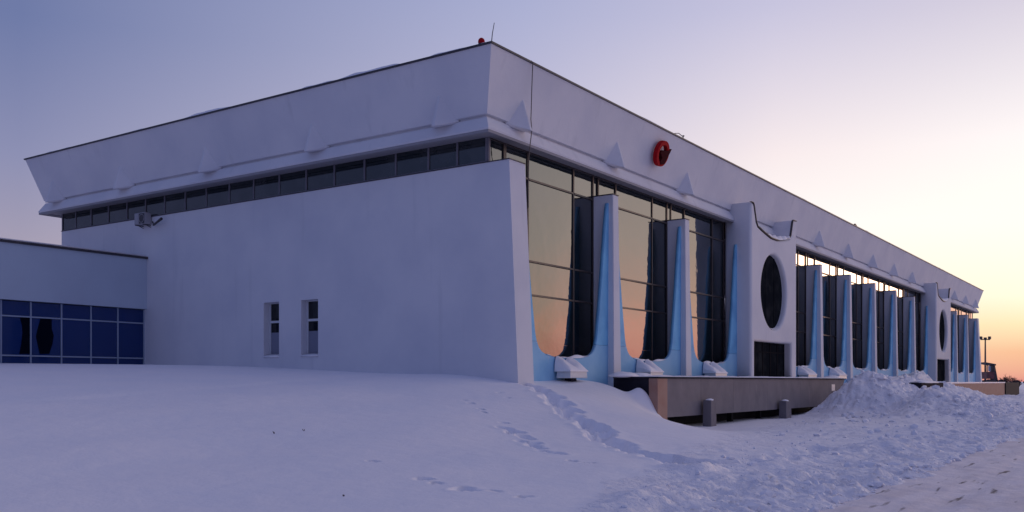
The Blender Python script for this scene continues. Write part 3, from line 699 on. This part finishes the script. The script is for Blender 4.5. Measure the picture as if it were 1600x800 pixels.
# ------------------------------------------------------------------ low annex on the left
pa = atX(230, 405, XW); YA = pa.y; ZA = pa.z; XA0 = -6.0
A = thing('annex_building', 'low flat-roofed annex with a blue glass front beside the end wall', 'building', (0, YA, 0))
def BA(mb, name, m, parent=A):
    o = mb.build(name, m); o.parent = parent
    if parent is A: o.matrix_parent_inverse = Matrix.Translation((0, -YA, 0))
    return o
zsill = atY(228, 483, YA).z; ztr = atY(225, 505.5, YA + .25).z; zlo = atY(222, 560, YA + .25).z
BA(MB().box((XA0, YA, zsill), (XW - .004, YA + 8, ZA - .004)), 'wall', 'annex_plaster_dim')
BA(MB().box((XA0, YA + .5, -1), (XW - .004, YA + 8, zsill - .004)), 'lower_wall', 'interior')
BA(MB().box((XA0 - .1, YA - .08, ZA), (XW - .004, YA + 8, ZA + .10)), 'coping', 'dark_metal')
smooth(BA(MB().box((XA0, YA - .02, ZA + .102), (XW - .006, YA + 8, ZA + .17)), 'roof_snow', 'snow')).name = 'roof_snow_layer'
yg = YA + .25
cols = [atY(px, 520, yg).x for px in (225, 183.5, 141.5, 95.5, 47.5, 1)]; st = cols[-2] - cols[-1]
while cols[-1] > XA0 + 2: cols.append(cols[-1] - 1.48)
cols[0] = XW - .03
cols = cols[::-1]
f = MB(); rows = [-.4, zlo, ztr, zsill - .01]
for c in cols: f.box((c - .03, yg - .05, rows[0]), (c + .03, yg + .05, rows[-1]))
for z in rows[1:3]:
    for a, b in zip(cols[:-1], cols[1:]): f.box((a + .03, yg - .055, z - .03), (b - .03, yg + .05, z + .03))
cw = BA(f, 'curtain_wall', 'pale_frame')
for a, b in zip(cols[:-1], cols[1:]):
    for z0, z1 in zip(rows[:-1], rows[1:]): 
        o = pane(b - a - .064, z1 - z0 - .062, a + .032, yg, z0 + .031, cw, 'blue_glass')
# two dark irregular patches just in front of the panes
for (c0, pts) in ((37, [(31, 496), (47, 496), (47, 553), (30, 553), (33, 538), (35, 520), (34, 508)]), (70, [(63, 498), (81, 498), (81, 514), (84, 524), (82, 538), (77, 553), (62, 553), (59, 540), (56, 526), (59, 512)])):
    pp = [atY(x, y, yg - .004) for x, y in pts]
    f = MB(); n = len(pp); f.add([(p.x, yg - .006, p.z) for p in pp] + [(p.x, yg - .002, p.z) for p in pp], [tuple(range(n)), tuple(range(n, 2 * n))[::-1]] + [(i, (i + 1) % n, n + (i + 1) % n, n + i) for i in range(n)])
    f.build('dark_patch', 'patch_dark', cw)

# ------------------------------------------------------------------ landing in front of the first portal
pc = atY(1028, 588, 16.9); XP = pc.x; YPF = 16.9; ZP = .16
PL = thing('concrete_landing', 'long grey concrete landing on stilts before the first round-window portal', 'landing', (XP, YPF, 0))
def BP(mb, name, m, bevel=0):
    o = mb.build(name, m, None, bevel); o.parent = PL; o.matrix_parent_inverse = Matrix.Translation((-XP, -YPF, 0)); return o
XPE = atY(1321, 595, YPF).x; yback = YP - .03
BP(MB().box((XP + .02, YPF + .12, -.25), (XPE - .3, yback, ZP - .03)), 'deck', 'concrete')
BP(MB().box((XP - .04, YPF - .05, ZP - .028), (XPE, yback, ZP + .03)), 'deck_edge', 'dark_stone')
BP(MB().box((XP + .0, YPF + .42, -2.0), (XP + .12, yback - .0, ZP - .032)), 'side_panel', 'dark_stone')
xcol = atY(1043, 620, YPF).x
BP(MB().box((XP - .02, YPF, -2.1), (xcol, YPF + .40, ZP - .032)), 'corner_column', 'tan_stone', .015)
zlow = atY(1045, 652, YPF).z
pj = [xcol + .01] + [atY(px, 600, YPF).x for px in (1096, 1147, 1200, 1251)]
for a, b in zip(pj[:-1], pj[1:]): BP(MB().box((a, YPF + .02, zlow), (b - .015, YPF + .12, ZP - .033)), 'front_panel', 'concrete')
a, b = pj[-1], XPE - .1
BP(MB().hexa([(a, YPF + .02, zlow), (b - 1.8, YPF + .02, zlow), (b - 1.8, YPF + .12, zlow), (a, YPF + .12, zlow), (a, YPF + .02, ZP - .033), (b, YPF + .02, ZP - .033), (b, YPF + .12, ZP - .033), (a, YPF + .12, ZP - .033)]), 'front_panel', 'concrete')
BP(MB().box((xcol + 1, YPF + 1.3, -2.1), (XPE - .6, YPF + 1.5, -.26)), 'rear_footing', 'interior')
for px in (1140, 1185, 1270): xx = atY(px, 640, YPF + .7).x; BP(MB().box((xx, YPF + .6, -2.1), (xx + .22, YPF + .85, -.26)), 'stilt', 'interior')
# tiny marks on the panel
p = atY(1302, 600, YPF + .014); BP(MB().box((p.x - .35, YPF + .012, p.z - .42), (p.x + .35, YPF + .018, p.z - .02)), 'notice', 'white_frame')
# snow lying on the deck
def snow_blanket(x0, x1, y0, y1, z, hm, seed, nx=160, ny=14):
    gx, gy = np.meshgrid(np.linspace(x0, x1, nx), np.linspace(y0, y1, ny))
    h = np.clip(fbm(gx * .8 + seed, gy * 1.3, 4) * .6 + .45, .08, 1) * hm
    ed = np.minimum(np.minimum(gx - x0, x1 - gx) / .12, np.minimum(gy - y0, y1 - gy) / .12); h = h * np.clip(ed, 0, 1) ** .5
    return grid_mesh('snow_cover', gx, gy, z + h, ['snow'])
o = new_obj('snow_cover', snow_blanket(XP, XPE - .15, YPF - .03, yback, ZP + .031, .10, 3)); o.parent = PL; o.matrix_parent_inverse = Matrix.Translation((-XP, -YPF, 0)); 
# snow-capped posts before the landing
def lump_mesh(name, sx, sy, sz, seed, sub=3, rough=.25, flat=True):
    bm = bmesh.new(); bmesh.ops.create_icosphere(bm, subdivisions=sub, radius=1)
    for v in bm.verts:
        c = v.co.copy(); n = float(perlin(np.array([c.x * 1.7 + seed * 3.1]), np.array([c.y * 1.7 + c.z * 1.3 + seed]))[0]) + .5 * float(perlin(np.array([c.x * 4 + seed]), np.array([c.z * 4 + c.y * 3]))[0])
        v.co = c * (1 + rough * n); v.co.x *= sx; v.co.y *= sy; v.co.z *= sz
        if flat and v.co.z < 0: v.co.z *= .25
    me = bpy.data.meshes.new(name); bm.to_mesh(me); bm.free()
    for p_ in me.polygons: p_.use_smooth = True
    return me
for i, (pl, pr, pt, lab) in enumerate(((1096, 1120, 625, 'stubby grey concrete post with snow cap, nearer the landing corner'), (1216, 1237, 626, 'stubby grey concrete post with snow cap, farther along the landing'))):
    a = atY(pl, pt, 16.82); b = atY(pr, pt, 16.4); h_ = float(Hs(b.x, 16.5)); zt = b.z
    po = thing('concrete_post', lab, 'post', (b.x, 16.4, 0), 'posts before the landing')
    wdt = .62 if i == 0 else .85
    MB().hexa([(-wdt, 0, -2.2), (0, 0, -2.2), (0, .42, -2.2), (-wdt, .42, -2.2), (-wdt + .02, .02, zt - .0), (-.02, .02, zt - .05), (-.02, .40, zt - .05), (-wdt + .02, .40, zt)]).build('shaft', 'concrete', po, .03)
    o = new_obj('snow_cap', lump_mesh('snow_cap', wdt * .36, .16, .09, i), 'snow', po); o.location = (-wdt * .55, .2, zt - .02)

# snow-laden boxes at the foot of the blue panels
def snow_box(px, y, lab, zt=.86, zb=.13, wd=1.35, feet=True, seed=0):
    p = atY(px, 585, y)
    b = thing('ledge_box', lab, 'box', (p.x, y, 0), 'snow-laden boxes under the tall windows')
    MB().hexa([(-wd / 2, -.35, zb), (wd / 2, -.35, zb), (wd / 2, .3, zb), (-wd / 2, .3, zb), (-wd / 2 + .05, -.32, zb + .30), (wd / 2 - .02, -.32, zb + .30), (wd / 2 - .02, .3, zb + .34), (-wd / 2 + .05, .3, zb + .34)]).build('casing', 'white_frame', b, .03)
    MB().box((-.2, -.12, -1.6), (.18, .2, zb + .002)).build('pedestal', 'dark_stone', b)
    # sagging snow drift leaning on the panel
    gx, gy = np.meshgrid(np.linspace(-wd / 2 - .02, wd / 2 + .03, 26), np.linspace(-.36, .36, 10))
    u = gx / (wd / 2); v = (gy + .36) / .72
    h = .02 + v ** .8 * (.56 - .25 * np.exp(-((u - .02) / .3) ** 2) + .08 * fbm(gx * 3 + seed, gy * 3, 3)); ed = np.clip((1 - np.abs(u)) / .15, 0, 1) ** .5; h = h * (.35 + .65 * ed)
    o = new_obj('snow_cap', grid_mesh('snow_cap', gx, gy, zb + .30 + h, ['snow']), None, b)
    # its sides
    sd_ = MB(); ny_, nx_ = gx.shape
    for row in (0, ny_ - 1):
        for i in range(nx_ - 1): sd_.add([(gx[row, i], gy[row, i], zb + .26), (gx[row, i + 1], gy[row, i + 1], zb + .26), (gx[row, i + 1], gy[row, i + 1], zb + .30 + h[row, i + 1]), (gx[row, i], gy[row, i], zb + .30 + h[row, i])], [(0, 1, 2, 3)])
    for cidx in (0, nx_ - 1):
        for i in range(ny_ - 1): sd_.add([(gx[i, cidx], gy[i, cidx], zb + .26), (gx[i + 1, cidx], gy[i + 1, cidx], zb + .26), (gx[i + 1, cidx], gy[i + 1, cidx], zb + .30 + h[i + 1, cidx]), (gx[i, cidx], gy[i, cidx], zb + .30 + h[i, cidx])], [(0, 1, 2, 3)])
    sd_.build('snow_side', 'snow', b)
    return b
ybx = YPL - .42
snow_box(893, ybx, 'snow-laden white box on a dark foot in the bay beside the end wall', seed=1)
snow_box(1016, ybx, 'snow-laden white box behind the near end of the landing', zb=.16, seed=2)
snow_box(1118, ybx, 'snow-laden white box left of the first portal', zb=.16, wd=1.6, seed=3)
snow_box(1262, ybx, 'snow-laden white box just right of the first portal', zb=.16, wd=1.9, seed=4)
snow_box(1310, ybx, 'snow-laden white box two bays right of the first portal', zb=.16, wd=2.0, seed=5)
for i, (px, py, s_, lab) in enumerate(((975, 583, .55, 'low snow drift on the landing beside the first fin'), (1300, 588, .6, 'low snow drift on the far end of the landing'), (1000, 583, .5, 'low snow drift on the landing leaning on the second bay'))):
    p = atY(px, py, 18.5); o = new_obj('snow_drift', lump_mesh('snow_drift', s_ * 1.7, s_ * .8, s_ * .34, 20 + i), 'snow'); o.location = (p.x, 18.5, ZP + .05); tag(o, lab, 'snow drift')

# ------------------------------------------------------------------ second landing, dark box beyond the mounds
YL2 = 13.0; a = atY(1478, 600, YL2).x; b = atY(1570, 600, YL2).x; c = atY(1591, 600, YL2).x
L2 = thing('far_landing', 'far low tan landing wall with a black end block', 'landing', (a, YL2, 0))
mb = MB().box((0, 0, -1.9), (b - a - .05, 1.4, -.16)); mb.build('tan_wall', 'tan_stone', L2)
MB().box((-.05, -.05, -.158), (b - a, 1.45, -.05)).build('deck', 'snow', L2)
MB().box((b - a, -.1, -1.9), (c - a, 3.0, -.10)).build('end_block', 'interior', L2)
p0_, p1_ = atY(1440, 600, 11.8).x, atY(1474, 600, 11.8).x
o = thing('dark_box', 'low black box half buried by the snow mound before the second portal', 'box', (p0_, 11.8, 0))
MB().box((0, 0, -1.6), (p1_ - p0_, 1.4, -.08)).build('body', 'dark_stone', o, .02)
o2 = new_obj('snow_cap', lump_mesh('snow_cap', (p1_ - p0_) * .52, 0.8, .16, 33), 'snow', o); o2.location = ((p1_ - p0_) / 2, .7, -.09)
MB().box(((p1_ - p0_) - .9, -.04, -.9), ((p1_ - p0_) - .6, -.002, -.35)).build('hatch', 'bronze', o)

# ------------------------------------------------------------------ far right: floodlight mast, boarding stairs, shrubs, wood
d = ray(1539.5, 596); p = d * 240; zg = -1.8
mt = thing('floodlight_mast', 'slim floodlight mast with a cluster of lamps against the sunset', 'mast', (p.x, p.y, zg))
ht = 240 * (66) / F_PX - zg
MB().tube([(0, 0, 0), (0, 0, ht)], .28, 8, .16).build('pole', 'dark_metal', mt)
MB().tube([(-1.2 * SY, 1.2 * CY, ht - .1), (1.2 * SY, -1.2 * CY, ht - .1)], .13, 6).build('crossarm', 'dark_metal', mt)
for u in (-1.1, 0, 1.1):
    MB().box((u * SY - .35, -u * CY - .35, ht), (u * SY + .35, -u * CY + .35, ht + (.7 if abs(u) > 1 else .45))).build('lamp', 'bronze', mt, .08)
d = ray(1545.5, 596); k_ = 150; p = d * k_; mpp = k_ / F_PX
vh = thing('boarding_stairs', 'dark mobile boarding stairs with flat canopy parked beyond the far end', 'boarding stairs', (p.x, p.y, 0), None, math.atan2(-CY, SY))
def V(x, y): return (x - 1545.5) * mpp, (596 - y) * mpp
def vbox(xa, xb, yt, yb2, y0, y1): a_ = V(xa, yb2); b_ = V(xb, yt); return MB().box((a_[0], y0, a_[1]), (b_[0], y1, b_[1]))
x_, z_ = V(1534.5, 566); x2, z2 = V(1551, 569)
MB().hexa([(x_, -1.1, z_ - .25), (x2, -1.1, z2 - .25), (x2, 1.1, z2 - .25), (x_, 1.1, z_ - .25), (x_, -1.1, z_), (x2, -1.1, z2), (x2, 1.1, z2), (x_, 1.1, z_)]).build('canopy', 'dark_metal', vh, .05)
MB().tube([V(1538, 568)[:1] + (-.9,) + V(1538, 568)[1:], V(1538, 582)[:1] + (-.9,) + V(1538, 582)[1:]], .09, 6).build('post', 'dark_metal', vh)
MB().tube([V(1549, 569)[:1] + (-.9,) + V(1549, 569)[1:], V(1549, 582)[:1] + (-.9,) + V(1549, 582)[1:]], .09, 6).build('post', 'dark_metal', vh)
MB().tube([V(1543.5, 568)[:1] + (.9,) + V(1543.5, 568)[1:], V(1543.5, 582)[:1] + (.9,) + V(1543.5, 582)[1:]], .09, 6).build('post', 'dark_metal', vh)
vbox(1538, 1549, 581, 592, -1.0, 1.0).build('body', 'vehicle', vh, .08)
vbox(1539.5, 1543, 572, 580.5, -.95, -.9).build('windscreen', 'pale_frame', vh)
s0, s1 = V(1550, 570), V(1555, 595)
MB().hexa([(s0[0] - .1, -.6, s0[1]), (s0[0] + .15, -.6, s0[1]), (s1[0] + .15, -.6, s1[1]), (s1[0] - .5, -.6, s1[1]), (s0[0] - .1, .6, s0[1]), (s0[0] + .15, .6, s0[1]), (s1[0] + .15, .6, s1[1]), (s1[0] - .5, .6, s1[1])]).build('stair_flight', 'dark_metal', vh)
for cx_ in (1540, 1547.5):
    q = V(cx_, 596); MB().tube([(q[0], -1.05, -.1), (q[0], -.8, -.1)], .45, 14).build('wheel', 'dark_metal', vh)
vbox(1537, 1555, 594, 606, -.9, .9).build('chassis', 'dark_stone', vh)
def shrub(px, k_, hgt, seed, lab):
    rs = random.Random(seed); d_ = ray(px, 596); p = d_ * k_; f = MB()
    def br(a, dr, ln, r, lv):
        b = a + dr * ln; f.tube([a, (a + b) / 2 + Vector((rs.uniform(-.03, .03), rs.uniform(-.03, .03), 0)) * ln, b], r, 4, r * .55, False)
        if lv == 0: return
        for i in range(4): br(a + (b - a) * rs.uniform(.35, 1), (dr + Vector((rs.uniform(-.8, .8), rs.uniform(-.8, .8), rs.uniform(-.1, .6)))).normalized(), ln * rs.uniform(.5, .75), r * .6, lv - 1)
    for i in range(6): br(Vector((rs.uniform(-.5, .5), rs.uniform(-.5, .5), 0)), Vector((rs.uniform(-.5, .5), rs.uniform(-.5, .5), 1)).normalized(), hgt * .42, hgt * .022, 3)
    o = f.build('bare_shrub', 'bark'); o.location = (p.x, p.y, -1.75); tag(o, lab, 'shrub', 'bare shrubs at the far right')
shrub(1576, 170, 3.6, 1, 'tallest bare shrub right of the boarding stairs')
shrub(1566, 190, 2.8, 2, 'small bare shrub nearest the boarding stairs')
shrub(1588, 210, 3.0, 3, 'bare shrub near the right edge above the black end block')
# far wood as one mass of bare crowns on the horizon
rs = np.random.RandomState(11); f = MB()
for i in range(1500):
    an = R(-100) + R(132) * rs.rand(); rr = 750 + 120 * rs.rand(); x, y = rr * math.cos(an), rr * math.sin(an)
    if abs(an) < R(1.2): continue
    h = 2.2 + 3.5 * rs.rand() + 2.0 * math.sin(an * 37); wv = 3 + 3 * rs.rand()
    if h < 2.4: continue
    tx, ty = -math.sin(an), math.cos(an)
    pr = [(-.5, 0), (-.62, .3), (-.45, .7), (-.1, 1), (.25, .93), (.55, .55), (.5, .1)]
    fr = [(x + tx * a_ * wv * (1 + .2 * rs.randn() * .5), y + ty * a_ * wv, -1.8 + h * b_ * (1 + .06 * rs.randn())) for a_, b_ in pr]
    bk = [(q[0] + math.cos(an) * wv, q[1] + math.sin(an) * wv, q[2] * .96) for q in fr]; n = len(pr)
    f.add(fr + bk, [tuple(range(n)), tuple(range(n, 2 * n))[::-1]] + [(i_, (i_ + 1) % n, n + (i_ + 1) % n, n + i_) for i_ in range(n)])
o = f.build('far_wood', 'wood_far'); o['kind'] = 'stuff'; tag(o, 'dim band of bare woodland along the far horizon', 'woodland')

# fresh snow clumps lying at the foot of the mound, and small dark twigs poking out of the slope
def twig(px, py, s_, seed, lab):
    x, y = hit(px, py); z = float(Hs(x, y)); rs = random.Random(seed)
    f = MB()
    for i in range(3): f.tube([(0, 0, -.03), (rs.uniform(-.5, .5) * s_, rs.uniform(-.5, .5) * s_, s_ * rs.uniform(.5, 1))], .006, 4)
    o = f.build('dry_stalk', 'bark'); o.location = (x, y, z); tag(o, lab, 'dry stalk', 'dry stalks poking through the snow')
twig(429, 677, .07, 1, 'left of the two dry stalks in the open slope below the small windows')
twig(475, 676, .06, 2, 'right of the two dry stalks in the open slope below the small windows')
twig(538, 780, .04, 3, 'tiny dry stalk low in the open slope, nearest the bottom edge')
